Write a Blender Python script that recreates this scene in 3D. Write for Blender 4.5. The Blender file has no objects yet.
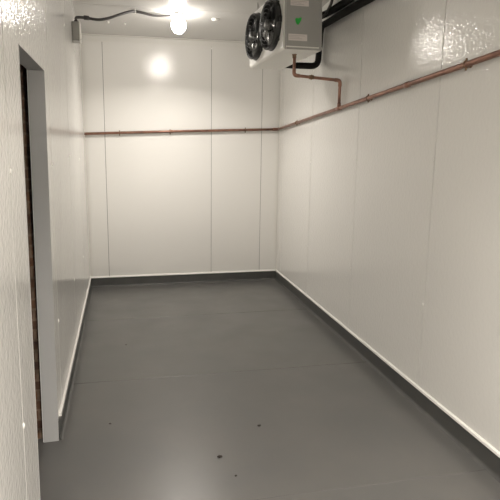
import bpy, bmesh, math, random
from mathutils import Vector, Matrix
random.seed(7)
C = bpy.context.scene.collection
sc = bpy.context.scene
PI = math.pi

# ------------------------------------------------------------------ materials
def mat(name, col, rough=0.5, metal=0.0, spec=0.5, bump=None, var=None, emit=None, rvar=None, coat=0.0, coatbump=False):
    m = bpy.data.materials.new(name); m.use_nodes = True
    nt = m.node_tree; N = nt.nodes; L = nt.links
    b = N['Principled BSDF']
    b.inputs['Base Color'].default_value = (*col, 1)
    b.inputs['Roughness'].default_value = rough
    b.inputs['Metallic'].default_value = metal
    b.inputs['Specular IOR Level'].default_value = spec
    b.inputs['Coat Weight'].default_value = coat
    b.inputs['Coat Roughness'].default_value = 0.15
    tc = N.new('ShaderNodeTexCoord')
    if var:                                   # (scale, second colour, low, high)
        n = N.new('ShaderNodeTexNoise'); n.inputs['Scale'].default_value = var[0]; n.inputs['Detail'].default_value = 6
        L.new(tc.outputs['Object'], n.inputs['Vector'])
        r = N.new('ShaderNodeMapRange'); r.inputs['From Min'].default_value = var[2]; r.inputs['From Max'].default_value = var[3]
        L.new(n.outputs['Fac'], r.inputs['Value'])
        mx = N.new('ShaderNodeMix'); mx.data_type = 'RGBA'
        mx.inputs['A'].default_value = (*col, 1); mx.inputs['B'].default_value = (*var[1], 1)
        L.new(r.outputs['Result'], mx.inputs['Factor']); L.new(mx.outputs['Result'], b.inputs['Base Color'])
    if rvar:                                  # (scale, low rough, high rough)
        n = N.new('ShaderNodeTexNoise'); n.inputs['Scale'].default_value = rvar[0]; n.inputs['Detail'].default_value = 4
        L.new(tc.outputs['Object'], n.inputs['Vector'])
        r = N.new('ShaderNodeMapRange'); r.inputs['From Min'].default_value = .3; r.inputs['From Max'].default_value = .7
        r.inputs['To Min'].default_value = rvar[1]; r.inputs['To Max'].default_value = rvar[2]
        L.new(n.outputs['Fac'], r.inputs['Value']); L.new(r.outputs['Result'], b.inputs['Roughness'])
    if bump:                                  # (scale, strength, distance)
        n = N.new('ShaderNodeTexNoise'); n.inputs['Scale'].default_value = bump[0]; n.inputs['Detail'].default_value = 2
        L.new(tc.outputs['Object'], n.inputs['Vector'])
        bp = N.new('ShaderNodeBump'); bp.inputs['Strength'].default_value = bump[1]; bp.inputs['Distance'].default_value = bump[2]
        L.new(n.outputs['Fac'], bp.inputs['Height']); L.new(bp.outputs['Normal'], b.inputs['Coat Normal' if coatbump else 'Normal'])
        if coatbump: b.inputs['Coat IOR'].default_value = 1.65; b.inputs['Coat Roughness'].default_value = .13
    if emit:
        b.inputs['Emission Color'].default_value = (*emit[0], 1); b.inputs['Emission Strength'].default_value = emit[1]
    return m

M = {}
M['panel'] = mat('white_stucco_panel', (.80, .79, .765), .5, spec=.2, bump=(44, .62, .0046), coat=1.0, coatbump=True)
M['backing'] = mat('joint_sealant', (.20, .19, .18), .7)
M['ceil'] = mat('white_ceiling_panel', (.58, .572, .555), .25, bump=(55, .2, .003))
M['floor'] = mat('grey_vinyl', (.098, .097, .093), .34, bump=(220, .06, .001), var=(2.2, (.112, .108, .102), .42, .72), rvar=(3, .285, .37))
M['skirt'] = mat('dark_vinyl_upstand', (.062, .063, .060), .45, var=(8, (.075, .074, .07), .4, .7))
M['weld'] = mat('vinyl_weld', (.135, .132, .126), .25)
M['cap'] = mat('white_cap_strip', (.84, .83, .80), .16, coat=.8)
M['lining'] = mat('shade_toned_door_lining', (.40, .40, .40), .5)  # white reveal out of the light; its shade is mixed into this grey
M['trim'] = mat('white_angle_trim', (.74, .73, .70), .3)
M['rivet'] = mat('white_rivet_cap', (.92, .91, .88), .2, coat=.5)
M['copper'] = mat('aged_copper', (.33, .175, .125), .36, metal=.6, var=(14, (.22, .115, .085), .4, .65))
M['brass'] = mat('dull_brass_clip', (.22, .14, .09), .45, metal=.7)
M['steel'] = mat('white_coated_steel', (.78, .775, .75), .35)
M['endpanel'] = mat('shade_toned_end_panel', (.30, .295, .28), .5)  # white end sheets, darkened here so the colour carries their shade
M['tray'] = mat('drip_tray_steel', (.74, .73, .69), .4)
M['black'] = mat('black_plastic', (.012, .012, .012), .35)
M['wire'] = mat('black_guard_wire', (.02, .02, .02), .3)
M['blade'] = mat('fan_blade_metal', (.13, .13, .125), .2, metal=.8)
M['motor'] = mat('motor_casing', (.16, .16, .155), .3, metal=.5)
M['foam'] = mat('black_foam_insulation', (.011, .010, .009), .8, spec=.2, bump=(90, .3, .002))
M['label'] = mat('printed_label', (.62, .57, .55), .5)
M['ink'] = mat('label_ink', (.40, .37, .36), .6)
M['green'] = mat('green_sticker', (.01, .33, .035), .4)
M['cable'] = mat('dark_cable', (.045, .042, .04), .5)
M['box'] = mat('galvanised_box', (.27, .265, .245), .4, metal=.3)
M['boxlid'] = mat('bright_box_cover', (.85, .84, .80), .3)
M['fitting'] = mat('white_fitting', (.80, .79, .77), .4)
WARM = (1.0, .935, .855)
M['globe'] = mat('lit_globe', (.9, .9, .88), .4, emit=(WARM, 62.0))
M['lens'] = mat('lit_led_lens', (.9, .9, .88), .4, emit=(WARM, 62.0))
M['globe2'] = mat('lit_globe_dimmer', (.9, .9, .88), .4, emit=(WARM, 20.0))
M['lens2'] = mat('lit_led_lens_dimmer', (.9, .9, .88), .4, emit=(WARM, 20.0))
M['crumb'] = mat('dark_crumb', (.03, .022, .018), .8)
M['galv'] = mat('galvanised_rod', (.5, .5, .48), .35, metal=.8)
M['concrete'] = mat('corridor_concrete', (.16, .155, .15), .75, var=(3, (.2, .19, .18), .4, .7))
M['plaster'] = mat('corridor_plaster', (.30, .29, .27), .8)

def brick_mat():
    m = bpy.data.materials.new('brown_brick'); m.use_nodes = True
    N = m.node_tree.nodes; L = m.node_tree.links; b = N['Principled BSDF']
    tc = N.new('ShaderNodeTexCoord'); sx = N.new('ShaderNodeSeparateXYZ'); cb = N.new('ShaderNodeCombineXYZ'); ad = N.new('ShaderNodeMath')
    L.new(tc.outputs['Object'], sx.inputs[0]); L.new(sx.outputs['X'], ad.inputs[0]); L.new(sx.outputs['Y'], ad.inputs[1])
    L.new(ad.outputs[0], cb.inputs['X']); L.new(sx.outputs['Z'], cb.inputs['Y'])
    br = N.new('ShaderNodeTexBrick'); br.inputs['Scale'].default_value = 4.4
    br.inputs['Color1'].default_value = (.13, .065, .035, 1); br.inputs['Color2'].default_value = (.07, .04, .025, 1); br.inputs['Mortar'].default_value = (.15, .11, .08, 1)
    br.inputs['Mortar Size'].default_value = .03
    L.new(cb.outputs[0], br.inputs['Vector'])
    n = N.new('ShaderNodeTexNoise'); n.inputs['Scale'].default_value = 11; n.inputs['Detail'].default_value = 8
    L.new(tc.outputs['Object'], n.inputs['Vector'])
    mx = N.new('ShaderNodeMix'); mx.data_type = 'RGBA'; mx.blend_type = 'MULTIPLY'; mx.inputs['Factor'].default_value = .9
    cr = N.new('ShaderNodeValToRGB'); cr.color_ramp.elements[0].position = .35; cr.color_ramp.elements[0].color = (.25, .22, .2, 1)
    cr.color_ramp.elements[1].position = .65; cr.color_ramp.elements[1].color = (1.3, 1.2, 1.1, 1)
    L.new(n.outputs['Fac'], cr.inputs[0]); L.new(br.outputs['Color'], mx.inputs['A']); L.new(cr.outputs[0], mx.inputs['B'])
    L.new(mx.outputs['Result'], b.inputs['Base Color']); b.inputs['Roughness'].default_value = .9
    bp = N.new('ShaderNodeBump'); bp.inputs['Distance'].default_value = .02; L.new(n.outputs['Fac'], bp.inputs['Height']); L.new(bp.outputs['Normal'], b.inputs['Normal'])
    return m
M['brick'] = brick_mat()

# ------------------------------------------------------------------ helpers
def obj(name, bm, m, parent=None, smooth=False, bevel=0):
    bmesh.ops.recalc_face_normals(bm, faces=bm.faces)
    me = bpy.data.meshes.new(name); bm.to_mesh(me); bm.free()
    me.materials.append(m)
    if smooth:
        me.shade_smooth() if hasattr(me, 'shade_smooth') else None
        for p in me.polygons: p.use_smooth = True
    o = bpy.data.objects.new(name, me); C.objects.link(o)
    if parent is not None: o.parent = parent
    if bevel:
        b = o.modifiers.new('bevel', 'BEVEL'); b.width = bevel; b.segments = 2; b.limit_method = 'ANGLE'; b.angle_limit = .6
    return o

def thing(name, label, cat, loc=(0, 0, 0), rot=(0, 0, 0), group=None):
    o = bpy.data.objects.new(name, None); C.objects.link(o); o.empty_display_size = .05
    o.location = loc; o.rotation_euler = rot
    return tag(o, label, cat, group)

def tag(o, label, cat, group=None):
    o['label'] = label; o['category'] = cat
    if group: o['group'] = group
    return o

def struct(o, label=None, cat=None):
    o['kind'] = 'structure'
    if label: o['label'] = label; o['category'] = cat
    return o

def BM(): return bmesh.new()

def box(bm, lo, hi, xf=None):
    vs = []
    for z in (lo[2], hi[2]):
        for x, y in ((lo[0], lo[1]), (hi[0], lo[1]), (hi[0], hi[1]), (lo[0], hi[1])):
            p = Vector((x, y, z)); vs.append(bm.verts.new(xf(p) if xf else p))
    for f in ((3, 2, 1, 0), (4, 5, 6, 7), (0, 1, 5, 4), (1, 2, 6, 5), (2, 3, 7, 6), (3, 0, 4, 7)):
        bm.faces.new([vs[i] for i in f])
    return bm

def prism(bm, pts, d0, d1, xf):
    """polygon (s,z) extruded between depths d0,d1; xf(s,d,z)->world"""
    a = [bm.verts.new(xf(s, d0, z)) for s, z in pts]; b = [bm.verts.new(xf(s, d1, z)) for s, z in pts]
    bm.faces.new(a); bm.faces.new(b[::-1])
    n = len(pts)
    for i in range(n): bm.faces.new((a[i], b[i], b[(i+1) % n], a[(i+1) % n]))

def fillet(pts, r, n=6):
    pts = [Vector(p) for p in pts]; out = [pts[0]]
    for i in range(1, len(pts)-1):
        p = pts[i]; a = (pts[i-1]-p); b = (pts[i+1]-p)
        la, lb = a.length, b.length; a.normalize(); b.normalize()
        ang = a.angle(b)
        if ang > PI-.02: out.append(p); continue
        t = min(r/math.tan(ang/2), la*.49, lb*.49)
        p0, p1 = p+a*t, p+b*t
        for k in range(n+1):
            u = k/n; out.append(p0*(1-u)**2+p*2*u*(1-u)+p1*u*u)
    out.append(pts[-1]); return out

def tube(bm, pts, r, seg=12, closed=False):
    pts = [Vector(p) for p in pts]; n = len(pts); rings = []
    ref = None
    for i, p in enumerate(pts):
        if closed: t = (pts[(i+1) % n]-pts[i-1]).normalized()
        else: t = (pts[min(i+1, n-1)]-pts[max(i-1, 0)]).normalized()
        if ref is None:
            ref = t.orthogonal().normalized()
        ref = (ref-t*ref.dot(t)).normalized(); bi = t.cross(ref)
        rr = r(i/(n-1)) if callable(r) else r
        rings.append([bm.verts.new(p+(ref*math.cos(k*2*PI/seg)+bi*math.sin(k*2*PI/seg))*rr) for k in range(seg)])
    m = n if closed else n-1
    for i in range(m):
        A, B = rings[i], rings[(i+1) % n]
        for k in range(seg): bm.faces.new((A[k], A[(k+1) % seg], B[(k+1) % seg], B[k]))
    if not closed: bm.faces.new(rings[0][::-1]); bm.faces.new(rings[-1])
    return bm

def ring(bm, c, ax, R, r, n=32, seg=6):
    ax = Vector(ax).normalized(); u = ax.orthogonal().normalized(); v = ax.cross(u); c = Vector(c)
    tube(bm, [c+(u*math.cos(k*2*PI/n)+v*math.sin(k*2*PI/n))*R for k in range(n)], r, seg, True)

def lathe(bm, prof, c=(0, 0, 0), ax=(0, 0, 1), n=28):
    """prof: list of (radius, height along ax)"""
    ax = Vector(ax).normalized(); u = ax.orthogonal().normalized(); v = ax.cross(u); c = Vector(c); rows = []
    for R, h in prof:
        if R < 1e-6: rows.append([bm.verts.new(c+ax*h)])
        else: rows.append([bm.verts.new(c+ax*h+(u*math.cos(k*2*PI/n)+v*math.sin(k*2*PI/n))*R) for k in range(n)])
    for A, B in zip(rows, rows[1:]):
        for k in range(n):
            if len(A) == 1 and len(B) == 1: continue
            if len(A) == 1: bm.faces.new((A[0], B[k], B[(k+1) % n]))
            elif len(B) == 1: bm.faces.new((A[k], A[(k+1) % n], B[0]))
            else: bm.faces.new((A[k], A[(k+1) % n], B[(k+1) % n], B[k]))
    return bm

# ------------------------------------------------------------------ room geometry
YB, YF = 6.348, -1.8                         # back wall, wall behind the camera
def XR(y): return 2.084 - .0649*(YB-y)       # right wall runs slightly off square
def XL(y, z):                                # left wall, very slightly out of plumb
    t = max(0, min(1, (y-2.4)/(YB-2.4)))
    return (-.340+.0098*z)*(1-t) + (-.3255-.0045*z)*t
def ZC(x): return 2.964+.0292*(x+.33)        # ceiling falls a little to the left
T = .10                                      # panel thickness
G = .0028                                    # half joint gap
fb = lambda s, d, z: Vector((s, YB+d, z))
fr = lambda s, d, z: Vector((XR(s)+d, s, z))
fL = lambda s, d, z: Vector((XL(s, z)-d, s, z))
ff = lambda s, d, z: Vector((s, YF-d, z))
TOP = 3.12

def panels(name, seams, xf, m, top=lambda s: TOP, notch=None, T=T):
    bm = BM()
    for a, b in zip(seams, seams[1:]):
        a2, b2 = a+G, b-G
        if notch and a < notch[0] and b > notch[1]:
            n0, n1, nz, ny = notch
            # split in three convex pieces that share edges, so the face stays flat
            prism(bm, [(a2, 0), (n0, 0), (n0, nz), (n0, top(n0)), (a2, top(a2))], 0, T, xf)
            prism(bm, [(n0, nz), (n1, ny), (n1, top(n1)), (n0, top(n0))], 0, T, xf)
            prism(bm, [(D1B, 0), (b2, 0), (b2, top(b2)), (n1, top(n1)), (n1, ny)], 0, T, xf)
        else:
            prism(bm, [(a2, 0), (b2, 0), (b2, top(b2)), (a2, top(a2))], 0, T, xf)
    o = obj(name, bm, m)
    bm = BM()
    for s in seams[1:-1]:
        prism(bm, [(s-.02, 0), (s+.02, 0), (s+.02, top(s)), (s-.02, top(s))], .006, T-.002, xf)
    obj('joint_sealant', bm, M['backing'], o)
    return o

D0, D1, DZ, DZ1, D1B = 2.045, 2.755, 1.925, 1.957, 2.722               # doorway in the left wall
wl = struct(panels('wall_left', [YF-T, -.53, .62, 1.77, 2.92, 4.07, 5.22, YB+T], fL, M['panel'], notch=(D0, D1, DZ, DZ1), T=.080), 'white embossed panel wall on the left with the doorway in it', 'wall')
wb = struct(panels('wall_back', [-.43, -.10, 1.188, 1.845, 2.2], fb, M['panel']), 'white panel wall at the far end of the room', 'wall')
wr = struct(panels('wall_right', [YF-T, -.80, .35, 1.50, 2.64, 3.795, 4.99, 6.118, YB+T], fr, M['panel']), 'white panel wall on the right below the black pipes', 'wall')
wf = struct(panels('wall_front', [-.43, .6, 1.8], ff, M['panel']), 'white panel wall behind the viewer', 'wall')

# floor with welds
bm = BM(); box(bm, (-.45, YF-.1, -.08), (2.2, YB+.1, 0)); fl = struct(obj('floor', bm, M['floor']), 'dark grey vinyl floor', 'floor')
bm = BM()
def weld(x0, x1, y0, y1, dz=0):
    n = 12
    tube(bm, [(x0+(x1-x0)*k/n, y0+(y1-y0)*k/n+.004*math.sin(k*2.1), -.0012-dz) for k in range(n+1)], .0032, 6)
weld(-.31, 1.98, 4.93, 4.87); weld(-.32, 1.88, 3.46, 3.37); weld(-.32, 1.80, 2.03, 1.93, .0012)
obj('floor_seam', bm, M['weld'], fl, smooth=True)

# ceiling: panels laid across the room
bm = BM()
for a, b in ((YF-.1, -1.0), (-1.0, 1.05), (1.05, 3.1), (3.1, 5.14), (5.14, YB+.1)):
    sk = .03 if b < 6 else 0
    ska = .03 if a > YF else 0
    x0, x1 = -.46, 2.22
    vs = []
    for dz in (0, .1):
        for x, y in ((x0, a+G+ska), (x1, a+G-ska), (x1, b-G-sk), (x0, b-G+sk)):
            vs.append(bm.verts.new((x, y, ZC(x)+dz)))
    for f in ((3, 2, 1, 0), (4, 5, 6, 7), (0, 1, 5, 4), (1, 2, 6, 5), (2, 3, 7, 6), (3, 0, 4, 7)): bm.faces.new([vs[i] for i in f])
ce = struct(obj('ceiling', bm, M['ceil']), 'white panelled ceiling', 'ceiling')
bm = BM(); box(bm, (-.46, YF-.1, .006), (2.22, YB+.1, .09), lambda p: Vector((p.x, p.y, ZC(p.x)+p.z)))
bm.free()
bm = BM()
for y in (-1.0, 1.05, 3.1, 5.14):
    box(bm, (-.46, y-.06, .008), (2.22, y+.06, .09), lambda p: Vector((p.x, p.y, ZC(p.x)+p.z)))
obj('joint_sealant', bm, M['backing'], ce)
for x, y in ((1.047, 5.40), (.80, 5.235), (-.02, 5.72), (.15, 5.75)):
    bm = BM(); big = x > 1
    lathe(bm, [(0, 0), (.04 if big else .012, 0), (.04 if big else .012, -.010), (.028 if big else .008, -.018), (0, -.020)], (x, y, ZC(x)), n=18)
    obj('ceiling_cap', bm, M['rivet'], ce, smooth=True)

# corner angle trims
nt_ = [0]
def trim(bm, label):
    nt_[0] += 1
    return struct(obj('trim_%d' % nt_[0], bm, M['trim']), label, 'trim')
W_ = .065; t_ = .0025
bm = BM()
prism(bm, [(-.40, -W_), (2.15, -W_), (2.15, 0), (-.40, 0)], -t_, 0.001, lambda s, d, z: Vector((s, YB+d, ZC(s)+z)))
prism(bm, [(-.40, -W_), (2.15, -W_), (2.15, 0), (-.40, 0)], -t_, .001, lambda s, d, z: Vector((s, YB+z, ZC(s)+d)))
trim(bm, 'white angle strip where the far wall meets the ceiling')
bm = BM()
prism(bm, [(YF, -W_), (YB, -W_), (YB, 0), (YF, 0)], -t_, .001, lambda s, d, z: Vector((XR(s)+d, s, ZC(XR(s))+z)))
trim(bm, 'white angle strip where the right wall meets the ceiling')
bm = BM()
prism(bm, [(YF, -W_), (YB, -W_), (YB, 0), (YF, 0)], -t_, .001, lambda s, d, z: Vector((XL(s, 2.95)-d, s, ZC(-.33)+z)))
trim(bm, 'white angle strip where the left wall meets the ceiling')
bm = BM()
prism(bm, [(XR(YB)-.035, .12), (XR(YB), .12), (XR(YB), 2.955), (XR(YB)-.035, 2.955)], -t_, .001, fb)
prism(bm, [(YB-.05, .12), (YB-.003, .12), (YB-.003, 2.955), (YB-.05, 2.955)], -t_, .001, fr)
trim(bm, 'white corner angle between far wall and right wall')
bm = BM()
prism(bm, [(-.34, .12), (-.29, .12), (-.295, 2.895), (-.34, 2.895)], -t_, .001, fb)
prism(bm, [(YB-.05, .12), (YB-.003, .12), (YB-.003, 2.895), (YB-.05, 2.895)], -t_, .001, fL)
trim(bm, 'white corner angle between far wall and left wall')

# vinyl upstands with white cap strips
SH = .112
prof = [(0.0, 0), (-.022, 0), (-.0125, .0045), (-.0075, .012), (-.006, .022), (-.0055, SH), (0, SH)]   # (depth, z)
capp = [(0, SH), (-.011, SH), (-.014, SH+.003), (-.012, SH+.015), (-.006, SH+.019), (0, SH+.019)]
def sweep(bm, prof, s0, s1, xf, n=1):
    rows = [[bm.verts.new(xf(s0+(s1-s0)*k/n, d, z)) for d, z in prof] for k in range(n+1)]
    m = len(prof)
    for A, B in zip(rows, rows[1:]):
        for i in range(m): bm.faces.new((A[i], A[(i+1) % m], B[(i+1) % m], B[i]))
    bm.faces.new(rows[0]); bm.faces.new(rows[-1][::-1])
def baseboard(name, spans, caps, xf, label):
    bm = BM()
    for a, b in spans: sweep(bm, prof, a, b, xf, 8)
    o = struct(obj(name, bm, M['skirt']), label, 'baseboard')
    for a, b in caps:
        bm = BM(); sweep(bm, capp, a, b, xf, 8); obj('cap_strip', bm, M['cap'], o)
    return o
baseboard('baseboard_back', [(-.3255, XR(YB))], [(-.322, 1.05), (1.052, XR(YB)-.006)], fb, 'dark grey upstand along the far wall with a white cap strip')
baseboard('baseboard_right', [(YF, YB)], [(YF, .7), (.703, 2.455), (2.458, 4.2), (4.203, YB-.012)], fr, 'dark grey upstand along the right wall with a white cap strip')
baseboard('baseboard_left', [(D1B+.004, YB), (YF, D0-.004)], [(D1B+.06, 4.6), (4.603, YB-.012), (YF, D0-.03)], fL, 'dark grey upstand along the left wall beside the doorway')

# rivet caps belong to their wall panels
def rivet(p, n, parent, r=.011):
    bm = BM(); lathe(bm, [(0, -.001), (r, -.001), (r, .001), (r*.7, .0035), (0, .0045)], p, n, 14)
    obj('rivet_cap', bm, M['rivet'], parent, smooth=True)
for y in (1.50, 2.64, 3.795, 4.99):
    for z in (.665, 1.56, 2.48): rivet(fr(y+.012, 0, z), (-1, .065, 0), wr)
for y, zs in ((1.77, (.59, 1.475)), (2.92, (.62, 1.50, 2.4)), (4.07, (.6, 1.56, 2.5)), (5.22, (.58, 1.55, 2.56))):
    for z in zs: rivet(fL(y+.012, 0, z), (1, 0, 0), wl)
rivet(fb(1.188, 0, 2.925), (0, -1, 0), wb)

# doorway lining (the reveal through the panel wall)
bm = BM(); e = .003
def dl(s, d, z): return fL(s, d, z)
prism(bm, [(D1B-e, 0), (D1B, 0), (D1, DZ1), (D1-e, DZ1)], -.001, T-.024, dl)
prism(bm, [(D0, 0), (D0+e, 0), (D0+e, DZ), (D0, DZ)], -.001, T-.024, dl)
prism(bm, [(D0, DZ-e), (D1, DZ1-e), (D1, DZ1), (D0, DZ)], -.001, T-.024, dl)
struct(obj('door_1', bm, M['lining']), 'open doorway in the left wall, its lining greyed for shade', 'doorway')

# the masonry and corridor behind the doorway
BX0, BX1 = -.80, -.424
bm = BM()
box(bm, (BX0, 2.765, 0), (BX1, 4.6, 3.0)); box(bm, (BX0, -1.0, 0), (BX1, 1.80, 3.0)); box(bm, (BX0, 1.80, 1.945), (BX1, 2.77, 3.0))
struct(obj('wall_corridor_near', bm, M['brick']), 'rough brown brick wall seen through the doorway', 'wall')
bm = BM()
box(bm, (-2.9, -1.0, 0), (-2.8, 4.6, 3.0)); box(bm, (-2.9, 4.6, 0), (-.43, 4.7, 3.0)); box(bm, (-2.9, -1.1, 0), (-.43, -1.0, 3.0))
struct(obj('wall_corridor_far', bm, M['plaster']), 'plain plaster wall of the corridor beyond the doorway', 'wall')
bm = BM(); box(bm, (-2.9, -1.1, -.08), (-.45, 4.7, -.001)); struct(obj('floor_corridor', bm, M['concrete']), 'grey concrete corridor floor beyond the doorway', 'floor')
bm = BM(); box(bm, (-2.9, -1.1, 2.7), (-.47, 4.7, 2.8)); struct(obj('ceiling_corridor', bm, M['plaster']), 'plain corridor ceiling beyond the doorway', 'ceiling')

# ------------------------------------------------------------------ copper drain pipe
OFF = .030; PR = .0155
cp = thing('copper_pipe', 'long copper drain pipe along the far and right walls branching up to the fan unit', 'pipe', (1.8, YB-OFF, 1.95))
def loc(p): return Vector(p)-Vector((1.8, YB-OFF, 1.95))
def zr(y): return 2.051-.0158*(y-2.1) if y < 4.17 else 2.0185-(y-4.17)*.0155
cx, cy, czz = XR(YB-OFF)-OFF, YB-OFF, 1.986
bm = BM(); tube(bm, [loc((-.334, cy, 1.856)), loc((.67, cy, 1.915)), loc((cx-.045, cy, czz-.002))], PR, 14); obj('pipe_run', bm, M['copper'], cp, smooth=True)
ys = [cy-.045, 4.17, 2.1, -.4, YF+.01]
bm = BM(); tube(bm, [loc((XR(y)-OFF, y, zr(y))) for y in ys], PR, 14); obj('pipe_run', bm, M['copper'], cp, smooth=True)
bm = BM(); tube(bm, [loc(p) for p in fillet([(cx-.065, cy, czz-.003), (cx, cy, czz), (XR(cy-.065)-OFF, cy-.065, zr(cy-.065))], .04)], PR*1.22, 14); obj('elbow', bm, M['copper'], cp, smooth=True)
by = 4.17; bx = XR(by)-OFF; bz = zr(by); BRr = .0130
ux, uy, uz = 1.488, 4.17, 2.270
bm = BM(); tube(bm, [loc(p) for p in fillet([(bx, by, bz), (bx, by, 2.252), (ux, uy, uz), (ux, uy, 2.425)], .035)], BRr, 12); obj('branch_pipe', bm, M['copper'], cp, smooth=True)
for pts in ([(bx, by, 2.252-.05), (bx, by, 2.252), (bx-.05, by, 2.2540)], [(ux+.05, uy, uz-.002), (ux, uy, uz), (ux, uy, uz+.05)]):
    bm = BM(); tube(bm, [loc(p) for p in fillet(pts, .03)], BRr*1.25, 12); obj('elbow', bm, M['copper'], cp, smooth=True)
bm = BM(); d = Vector((.0649, 1, -.0158)).normalized()
tube(bm, [loc(Vector((bx, by, bz))+d*k) for k in (-.045, .045)], PR*1.22, 14); tube(bm, [loc((bx, by, bz)), loc((bx, by, bz+.045))], BRr*1.25, 14); obj('tee', bm, M['copper'], cp, smooth=True)
mid = Vector((ux, uy, uz)).lerp(Vector((bx, by, 2.252)), .37)
bm = BM(); tube(bm, [loc(mid-Vector((.02, 0, 0))), loc(mid+Vector((.02, 0, 0)))], BRr*1.3, 12); ring(bm, loc(mid), (1, 0, 0), BRr*1.25, .006, 20); obj('coupling', bm, M['brass'], cp, smooth=True)
def clip(p, ax, wallp):
    bm = BM(); ring(bm, loc(p), ax, PR*1.1, .005, 20)
    ax = Vector(ax).normalized()
    tube(bm, [loc(Vector(p)+(Vector(wallp)-Vector(p)).normalized()*PR), loc(wallp)], .006, 8)
    lathe(bm, [(0, 0), (.016, 0), (.016, .005), (0, .006)], loc(wallp), (Vector(p)-Vector(wallp)), 14)
    for s in (-1, 1):
        tube(bm, [loc(Vector(p)+Vector((0, 0, s*PR*.9))), loc(Vector(p)+Vector((0, 0, s*PR*2.0)))], .0055, 8)
    obj('pipe_clip', bm, M['brass'], cp, smooth=True)
for x in (.07, .67, 1.62):
    z = 1.856+(1.984-1.856)*(x+.334)/(2.35); clip((x, cy, z), (1, 0, .055), (x, YB, z))
for y in (5.45, 3.565, 2.36, .9):
    clip((XR(y)-OFF, y, zr(y)), (.065, 1, 0), (XR(y), y, zr(y)))
for (p, q) in (((.66, cy, 1.9145), (.70, cy, 1.917)), ((XR(2.95)-OFF, 2.95, zr(2.95)), (XR(3.0)-OFF, 3.0, zr(3.0)))):
    bm = BM(); tube(bm, [loc(p), loc(q)], PR*1.18, 14); obj('coupling', bm, M['copper'], cp, smooth=True)

# ------------------------------------------------------------------ evaporator unit hung from the ceiling
EW, EL, EH = .330, .845, .46
ev = thing('evaporator', 'white twin-fan evaporator unit hung from the ceiling near the right wall', 'cooling unit', (1.334, 4.006, 2.434), (0, math.radians(-1.5), math.radians(0.6)))
bm = BM(); box(bm, (.006, .010, .028), (EW-.004, EL-.010, EH)); obj('casing', bm, M['steel'], ev, bevel=.004)
# front fan plate with two round openings is a flat sheet with folded lips
bm = BM(); box(bm, (-.002, 0, .018), (.006, EL, EH+.004)); box(bm, (-.002, 0, .018), (.022, .0025, EH+.004)); box(bm, (-.002, EL-.0025, .018), (.022, EL, EH+.004)); obj('front_panel', bm, M['steel'], ev, bevel=.0012)
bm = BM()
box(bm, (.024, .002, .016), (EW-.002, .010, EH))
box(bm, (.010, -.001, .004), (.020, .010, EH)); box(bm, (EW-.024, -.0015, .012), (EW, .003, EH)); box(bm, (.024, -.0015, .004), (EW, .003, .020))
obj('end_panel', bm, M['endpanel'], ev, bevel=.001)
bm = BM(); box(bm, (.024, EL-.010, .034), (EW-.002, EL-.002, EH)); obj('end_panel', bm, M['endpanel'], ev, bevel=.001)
# drip tray: shallow pan with turned up lip and rounded far corners
bm = BM(); prism(bm, [(0, .012), (.012, 0), (EW-.012, 0), (EW+.004, .012), (EW+.004, .030), (0, .030)], .0, EL, lambda s, d, z: Vector((s, d, z))); obj('drip_tray', bm, M['tray'], ev, bevel=.002)
bm = BM(); lathe(bm, [(0, .004), (.020, .004), (.020, -.004), (.016, -.006), (.016, -.030), (0, -.030)], (.163, .163, 0), n=16); obj('drain_outlet', bm, M['brass'], ev, smooth=True)
# coil fins show at the rear
bm = BM()
for k in range(70): box(bm, (EW-.004, .03+k*.0113, .05), (EW+.002, .03+k*.0113+.003, EH-.02))
obj('coil_fins', bm, M['galv'], ev)
for yy in (.10, EL-.10):
    for xx in (.05, EW-.05):
        bm = BM(); hz = .09 + ((.012) if xx > .1 else .012)
        lathe(bm, [(0, EH-.002), (.006, EH-.002), (.006, EH+hz), (0, EH+hz)], (xx, yy, 0), n=10); lathe(bm, [(0, EH), (.014, EH), (.014, EH+.010), (0, EH+.010)], (xx, yy, 0), n=6)
        obj('hanging_rod', bm, M['galv'], ev)
# labels and green sticker on the end panel (faces the viewer)
def flat(name, x0, x1, z0, z1, m, t=.0012, y=.002):
    bm = BM(); box(bm, (x0, y-t, z0), (x1, y+.001, z1)); return obj(name, bm, m, ev)
l1 = flat('label', .043, .203, .072, .122, M['label'])
l2 = flat('label', .060, .215, .335, .380, M['label'])
for l, (x0, x1, z0, z1) in ((l1, (.049, .197, .08, .115)), (l2, (.066, .209, .343, .373))):
    bm = BM()
    for k in range(3):
        z = z1-.004-k*.011; box(bm, (x0, -.0003, z-.003), (x0+(x1-x0)*(.9, .6, .75)[k], .0010, z))
    obj('print', bm, M['ink'], l)
bm = BM()
pts = [(.100, .236), (.110, .243), (.128, .242), (.152, .250), (.151, .230), (.140, .212), (.126, .192), (.113, .196), (.103, .216)]
prism(bm, pts, -.0005, .0025, lambda s, d, z: Vector((s, d, z))); obj('sticker', bm, M['green'], ev)['label'] = 'small green sticker'
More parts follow.
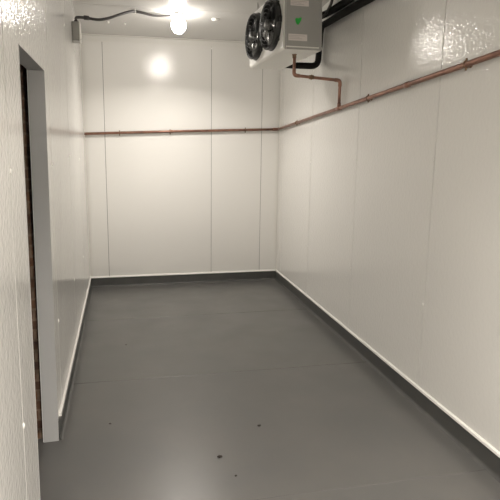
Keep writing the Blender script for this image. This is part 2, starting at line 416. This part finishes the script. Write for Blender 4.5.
# fans
def fan(cy_, cz_):
    c = Vector((0, cy_, cz_)); R = .192; ax = (-1, 0, 0)
    bm = BM()
    lathe(bm, [(R-.020, -.03), (R-.018, .006), (R-.014, .045), (R-.004, .052), (R+.003, .046), (R+.003, .012), (R+.010, .004), (R+.010, .0), (R-.012, -.0)], c, ax, 40)
    # four lug tabs on the ring
    for k in range(4):
        a = PI/4+k*PI/2
        p = c+Vector((-.006, math.cos(a)*(R+.008), math.sin(a)*(R+.008))); lathe(bm, [(0, -.006), (.014, -.006), (.014, .012), (0, .014)], p, ax, 10)
    box(bm, (-.030, cy_-R-.016, cz_-.022), (.0, cy_-R+.008, cz_+.022))
    s = obj('fan_shroud', bm, M['black'], ev, smooth=False)
    bm = BM(); lathe(bm, [(0, .0025), (R-.012, .0025), (R-.012, .0045), (0, .0045)], c, ax, 40); obj('fan_opening', bm, M['black'], s)
    bm = BM()
    def dome(q): return .050+.030*(1-(q/R)**2)
    for k in range(1, 7):
        q = R*k/6.2; ring(bm, c+Vector((-dome(q), 0, 0)), ax, q, .0017, 36, 5)
    for k in range(6):
        a = k*PI/3+.3
        tube(bm, [c+Vector((-dome(abs(q)), math.cos(a)*q, math.sin(a)*q)) for q in [R*j/8 for j in range(1, 9)]], .0022, 6)
    obj('fan_guard', bm, M['wire'], s, smooth=True)
    bm = BM(); lathe(bm, [(0, .072), (.030, .070), (.042, .060), (.045, .045), (.045, .008)], c, ax, 24); obj('fan_motor', bm, M['motor'], s, smooth=True)
    for k in range(5):
        bm = BM(); a0 = k*2*PI/5+.5; grid = []
        for i in range(6):
            q = .043+(R-.026-.043)*i/5; row = []
            for j in range(6):
                u = j/5-.5; wdt = .55+.25*i/5
                a = a0+u*wdt*1.15+.12*(i/5)**2
                row.append(bm.verts.new(c+Vector((-.026-u*.036*(1-.3*i/5)-.006*math.sin(i/5*PI), math.cos(a)*q, math.sin(a)*q))))
            grid.append(row)
        for i in range(5):
            for j in range(5): bm.faces.new((grid[i][j], grid[i+1][j], grid[i+1][j+1], grid[i][j+1]))
        b = obj('fan_blade', bm, M['blade'], s, smooth=True)
        so = b.modifiers.new('thick', 'SOLIDIFY'); so.thickness = .002
fan(.232, .238); fan(.634, .238)
def skew(o):
    for ch in o.children:
        for v in ch.data.vertices: v.co.x -= .052*v.co.y
        skew(ch)
skew(ev)

# ------------------------------------------------------------------ black insulated refrigerant lines
def wx(y, g): return XR(y)-g
def pipe_thing(name, label, cat, pts, r, fr_, m, parts=()):
    o = Vector(pts[0]); bm = BM(); tube(bm, [p-o for p in fillet(pts, fr_, 8)], r, 14)
    ob = obj(name, bm, m, smooth=True); ob.location = o
    return tag(ob, label, cat, 'black insulated pipes by the fan unit' if name == 'insulated_pipe' else None)
pipe_thing('insulated_pipe', 'black insulated pipe with a bend below the rear of the fan unit', 'pipe',
           [(1.585, 4.80, 2.478), (1.700, 4.80, 2.478), (wx(4.76, .040), 4.76, 2.478), (wx(4.70, .040), 4.70, 2.83), (wx(4.1, .045), 4.1, 2.785), (wx(3.3, .045), 3.3, 2.72), (wx(3.15, .045), 3.15, 3.02)], .030, .07, M['foam'])
pipe_thing('insulated_pipe', 'black insulated pipe sloping along the top of the right wall, upper of the two', 'pipe',
           [(1.66, 4.62, 2.80), (wx(4.55, .045), 4.56, 2.90), (wx(4.1, .050), 4.1, 2.862), (wx(3.45, .050), 3.45, 2.815), (wx(3.32, .050), 3.32, 3.02)], .030, .08, M['foam'])
pipe_thing('black_cable', 'thin black cable curving from ceiling to the rear of the fan unit', 'cable',
           [(wx(4.3, .07), 4.30, 3.015), (wx(4.36, .07), 4.36, 2.93), (wx(4.46, .085), 4.46, 2.86), (1.70, 4.52, 2.78), (1.60, 4.52, 2.76)], .012, .06, M['cable'])

# ------------------------------------------------------------------ lights
def fixture(label, x, y, strands, gland):
    zc = ZC(x)
    o = thing('ceiling_light', label, 'light', (x, y, zc), group='round globe lights on the ceiling')
    bm = BM(); lathe(bm, [(0, 0), (.048, 0), (.048, -.020), (.042, -.030), (.034, -.040), (.034, -.055), (0, -.055)], n=24); obj('lamp_holder', bm, M['fitting'], o, smooth=False, bevel=.002)
    bm = BM()
    r = .074
    cut = math.asin(.036/r)                 # the globe ends in a flat round lens underneath
    pr = [(.030, -.050), (.040, -.060)] + [(r*math.sin(a), -.118+r*math.cos(a)*1.02) for a in [PI*.25+k*(PI*.75-cut)/9 for k in range(10)]]
    zb = pr[-1][1]; pr.append((0, zb))
    lathe(bm, pr, n=20); obj('globe', bm, M['globe' if gland else 'globe2'], o, smooth=False)
    bm = BM(); lathe(bm, [(0, zb-.001), (.036, zb-.001), (.035, zb-.005), (0, zb-.006)], n=20); obj('lens', bm, M['lens' if gland else 'lens2'], o)
    ad = bpy.data.lights.new('led_beam', 'AREA'); ad.shape = 'DISK'; ad.size = .07; ad.energy = 25 if gland else 158; ad.color = WARM; ad.spread = math.radians(147 if gland else 134)
    ao = bpy.data.objects.new('led_beam', ad); C.objects.link(ao); ao.parent = o; ao.location = (0, 0, zb-.009)
    if gland:
        bm = BM(); tube(bm, [(-.046, .035, -.022), (-.075, .06, -.022)], .011, 10); obj('cable_gland', bm, M['fitting'], o, smooth=True)
    return o
LX, LY = .655, 5.27
fixture('lit round glass globe light on the ceiling near the far wall', LX, LY, None, True)
fixture('lit round glass globe light on the ceiling behind the viewer', .68, -.5, None, False)
bm = BM(); o0 = Vector((LX+.004, LY-.045, ZC(LX)-.012))
tube(bm, [p-o0 for p in (o0, Vector((.664, 4.86, ZC(.664)-.011)), Vector((.675, 3.0, ZC(.67)-.011)), Vector((.68, -.455, ZC(.68)-.012)))], .0095, 10)
cd = obj('white_conduit', bm, M['fitting'], smooth=True); cd.location = o0
tag(cd, 'thin white conduit on the ceiling running from the far globe light towards the viewer', 'conduit')

# junction box on the left wall and the cable from it to the lamp
jy, jz = 4.92, 2.585
jx = XL(jy, jz)
jb = thing('junction_box', 'small grey junction box on the left wall just below the ceiling', 'junction box', (jx, jy, jz))
bm = BM(); box(bm, (0, 0, 0), (.062, .115, .160)); obj('box_body', bm, M['box'], jb, bevel=.003)
bm = BM(); box(bm, (.062, -.004, -.004), (.072, .119, .164)); obj('cover', bm, M['boxlid'], jb, bevel=.002)
for yy, zz in ((.015, .015), (.1, .145)):
    bm = BM(); lathe(bm, [(0, 0), (.006, 0), (.005, .003), (0, .004)], (.072, yy, zz), (1, 0, 0), 10); obj('screw', bm, M['galv'], jb)
bm = BM(); lathe(bm, [(0, -.002), (.016, -.002), (.016, .014), (.011, .016), (.011, .026), (0, .026)], (.036, .03, .160), n=12); obj('cable_gland', bm, M['cable'], jb, smooth=True)
ec = thing('electric_cable', 'dark electric cable looping from the wall box to the globe light', 'cable', (jx+.036, jy+.03, jz+.18))
o0 = Vector((jx+.036, jy+.03, jz+.18))
pts = [o0, (jx+.045, jy+.032, jz+.200), (-.215, 4.965, 2.792), (-.10, 5.01, 2.797), (.0, 5.07, 2.838), (.10, 5.13, 2.895), (.19, 5.20, 2.945), (.235, 5.25, ZC(.235)-.018), (.30, 5.27, ZC(.3)-.020), (.42, 5.31, ZC(.42)-.028), (LX-.075, LY+.06, ZC(LX)-.022)]
# smooth the cable with Catmull-Rom
P = [Vector(p) for p in pts]; S = []
for i in range(len(P)-1):
    p0, p1, p2, p3 = P[max(i-1, 0)], P[i], P[i+1], P[min(i+2, len(P)-1)]
    for k in range(6):
        t = k/6; S.append(.5*((2*p1)+(p2-p0)*t+(2*p0-5*p1+4*p2-p3)*t*t+(3*p1-p0-3*p2+p3)*t**3))
S.append(P[-1])
bm = BM(); tube(bm, [p-o0 for p in S], .0125, 10); obj('cable', bm, M['cable'], ec, smooth=True)
bm = BM(); p = Vector((.235, 5.25, ZC(.235)-.018))-o0; ring(bm, p, (1, .3, .2), .0145, .004, 16)
box(bm, (p.x-.008, p.y-.022, p.z+.012), (p.x+.008, p.y+.022, p.z+.018)); obj('cable_clip', bm, M['boxlid'], ec, smooth=False)
bm = BM(); q = Vector((-.205, 4.968, 2.793))-o0; tube(bm, [q-Vector((.022, .004, 0)), q+Vector((.022, .004, .001))], .019, 12); obj('cable_gland', bm, M['cable'], ec, smooth=True)

# crumbs on the floor
for i, (x, y, s, lab) in enumerate(((.491, 2.358, .011, 'larger dark crumb on the grey floor, left of the other nearby crumb'), (.777, 2.616, .009, 'small dark crumb on the grey floor, farthest right of the crumbs'),
                     (.534, 2.18, .006, 'tiny faint crumb on the grey floor, nearest the viewer'), (.051, 4.167, .006, 'tiny crumb on the floor towards the far end'), (-.068, 2.842, .006, 'tiny crumb on the floor beside the doorway jamb'))):
    bm = BM(); bmesh.ops.create_icosphere(bm, subdivisions=2, radius=1)
    for v in bm.verts:
        k = 1+.35*math.sin(v.co.x*5+i)*math.cos(v.co.y*4+i*2)
        v.co = Vector((v.co.x*s*k*1.2, v.co.y*s*k*.9, v.co.z*s*.45*k+s*.40))
    o = obj('floor_crumb', bm, M['crumb'], smooth=True); o.location = (x, y, 0); tag(o, lab, 'debris', 'dark crumbs on the floor')

# corridor light beyond the doorway
ld = bpy.data.lights.new('corridor_lamp', 'POINT'); ld.energy = 11; ld.color = (.93, .97, 1.0); ld.shadow_soft_size = .06
lo = bpy.data.objects.new('corridor_lamp', ld); C.objects.link(lo); lo.location = (-2.6, 1.3, 2.40)

# ------------------------------------------------------------------ world, camera, view
w = bpy.data.worlds.new('World'); sc.world = w; w.use_nodes = True
w.node_tree.nodes['Background'].inputs[0].default_value = (.5, .5, .5, 1); w.node_tree.nodes['Background'].inputs[1].default_value = .02
cam = bpy.data.cameras.new('camera'); cam.sensor_width = 36; cam.lens = 36; cam.clip_start = .02
co = bpy.data.objects.new('camera', cam); C.objects.link(co)
X = Vector((.96597, -.25823, .01474)); Yv = Vector((.02825, .16196, .98639)); Z = -Vector((.25710, .95241, -.16374))
m = Matrix((X, Yv, Z)).transposed().to_4x4(); m.translation = (0, 0, 1.5); co.matrix_world = m
sc.camera = co
sc.view_settings.view_transform = 'Standard'; sc.view_settings.look = 'None'; sc.view_settings.gamma = 1; sc.view_settings.use_curve_mapping = False
sc.view_settings.exposure = 0.0
sc.cycles.use_denoising = True
sc.cycles.max_bounces = 14; sc.cycles.diffuse_bounces = 10
sc.cycles.sample_clamp_indirect = 2
sc.cycles.caustics_reflective = False; sc.cycles.caustics_refractive = False
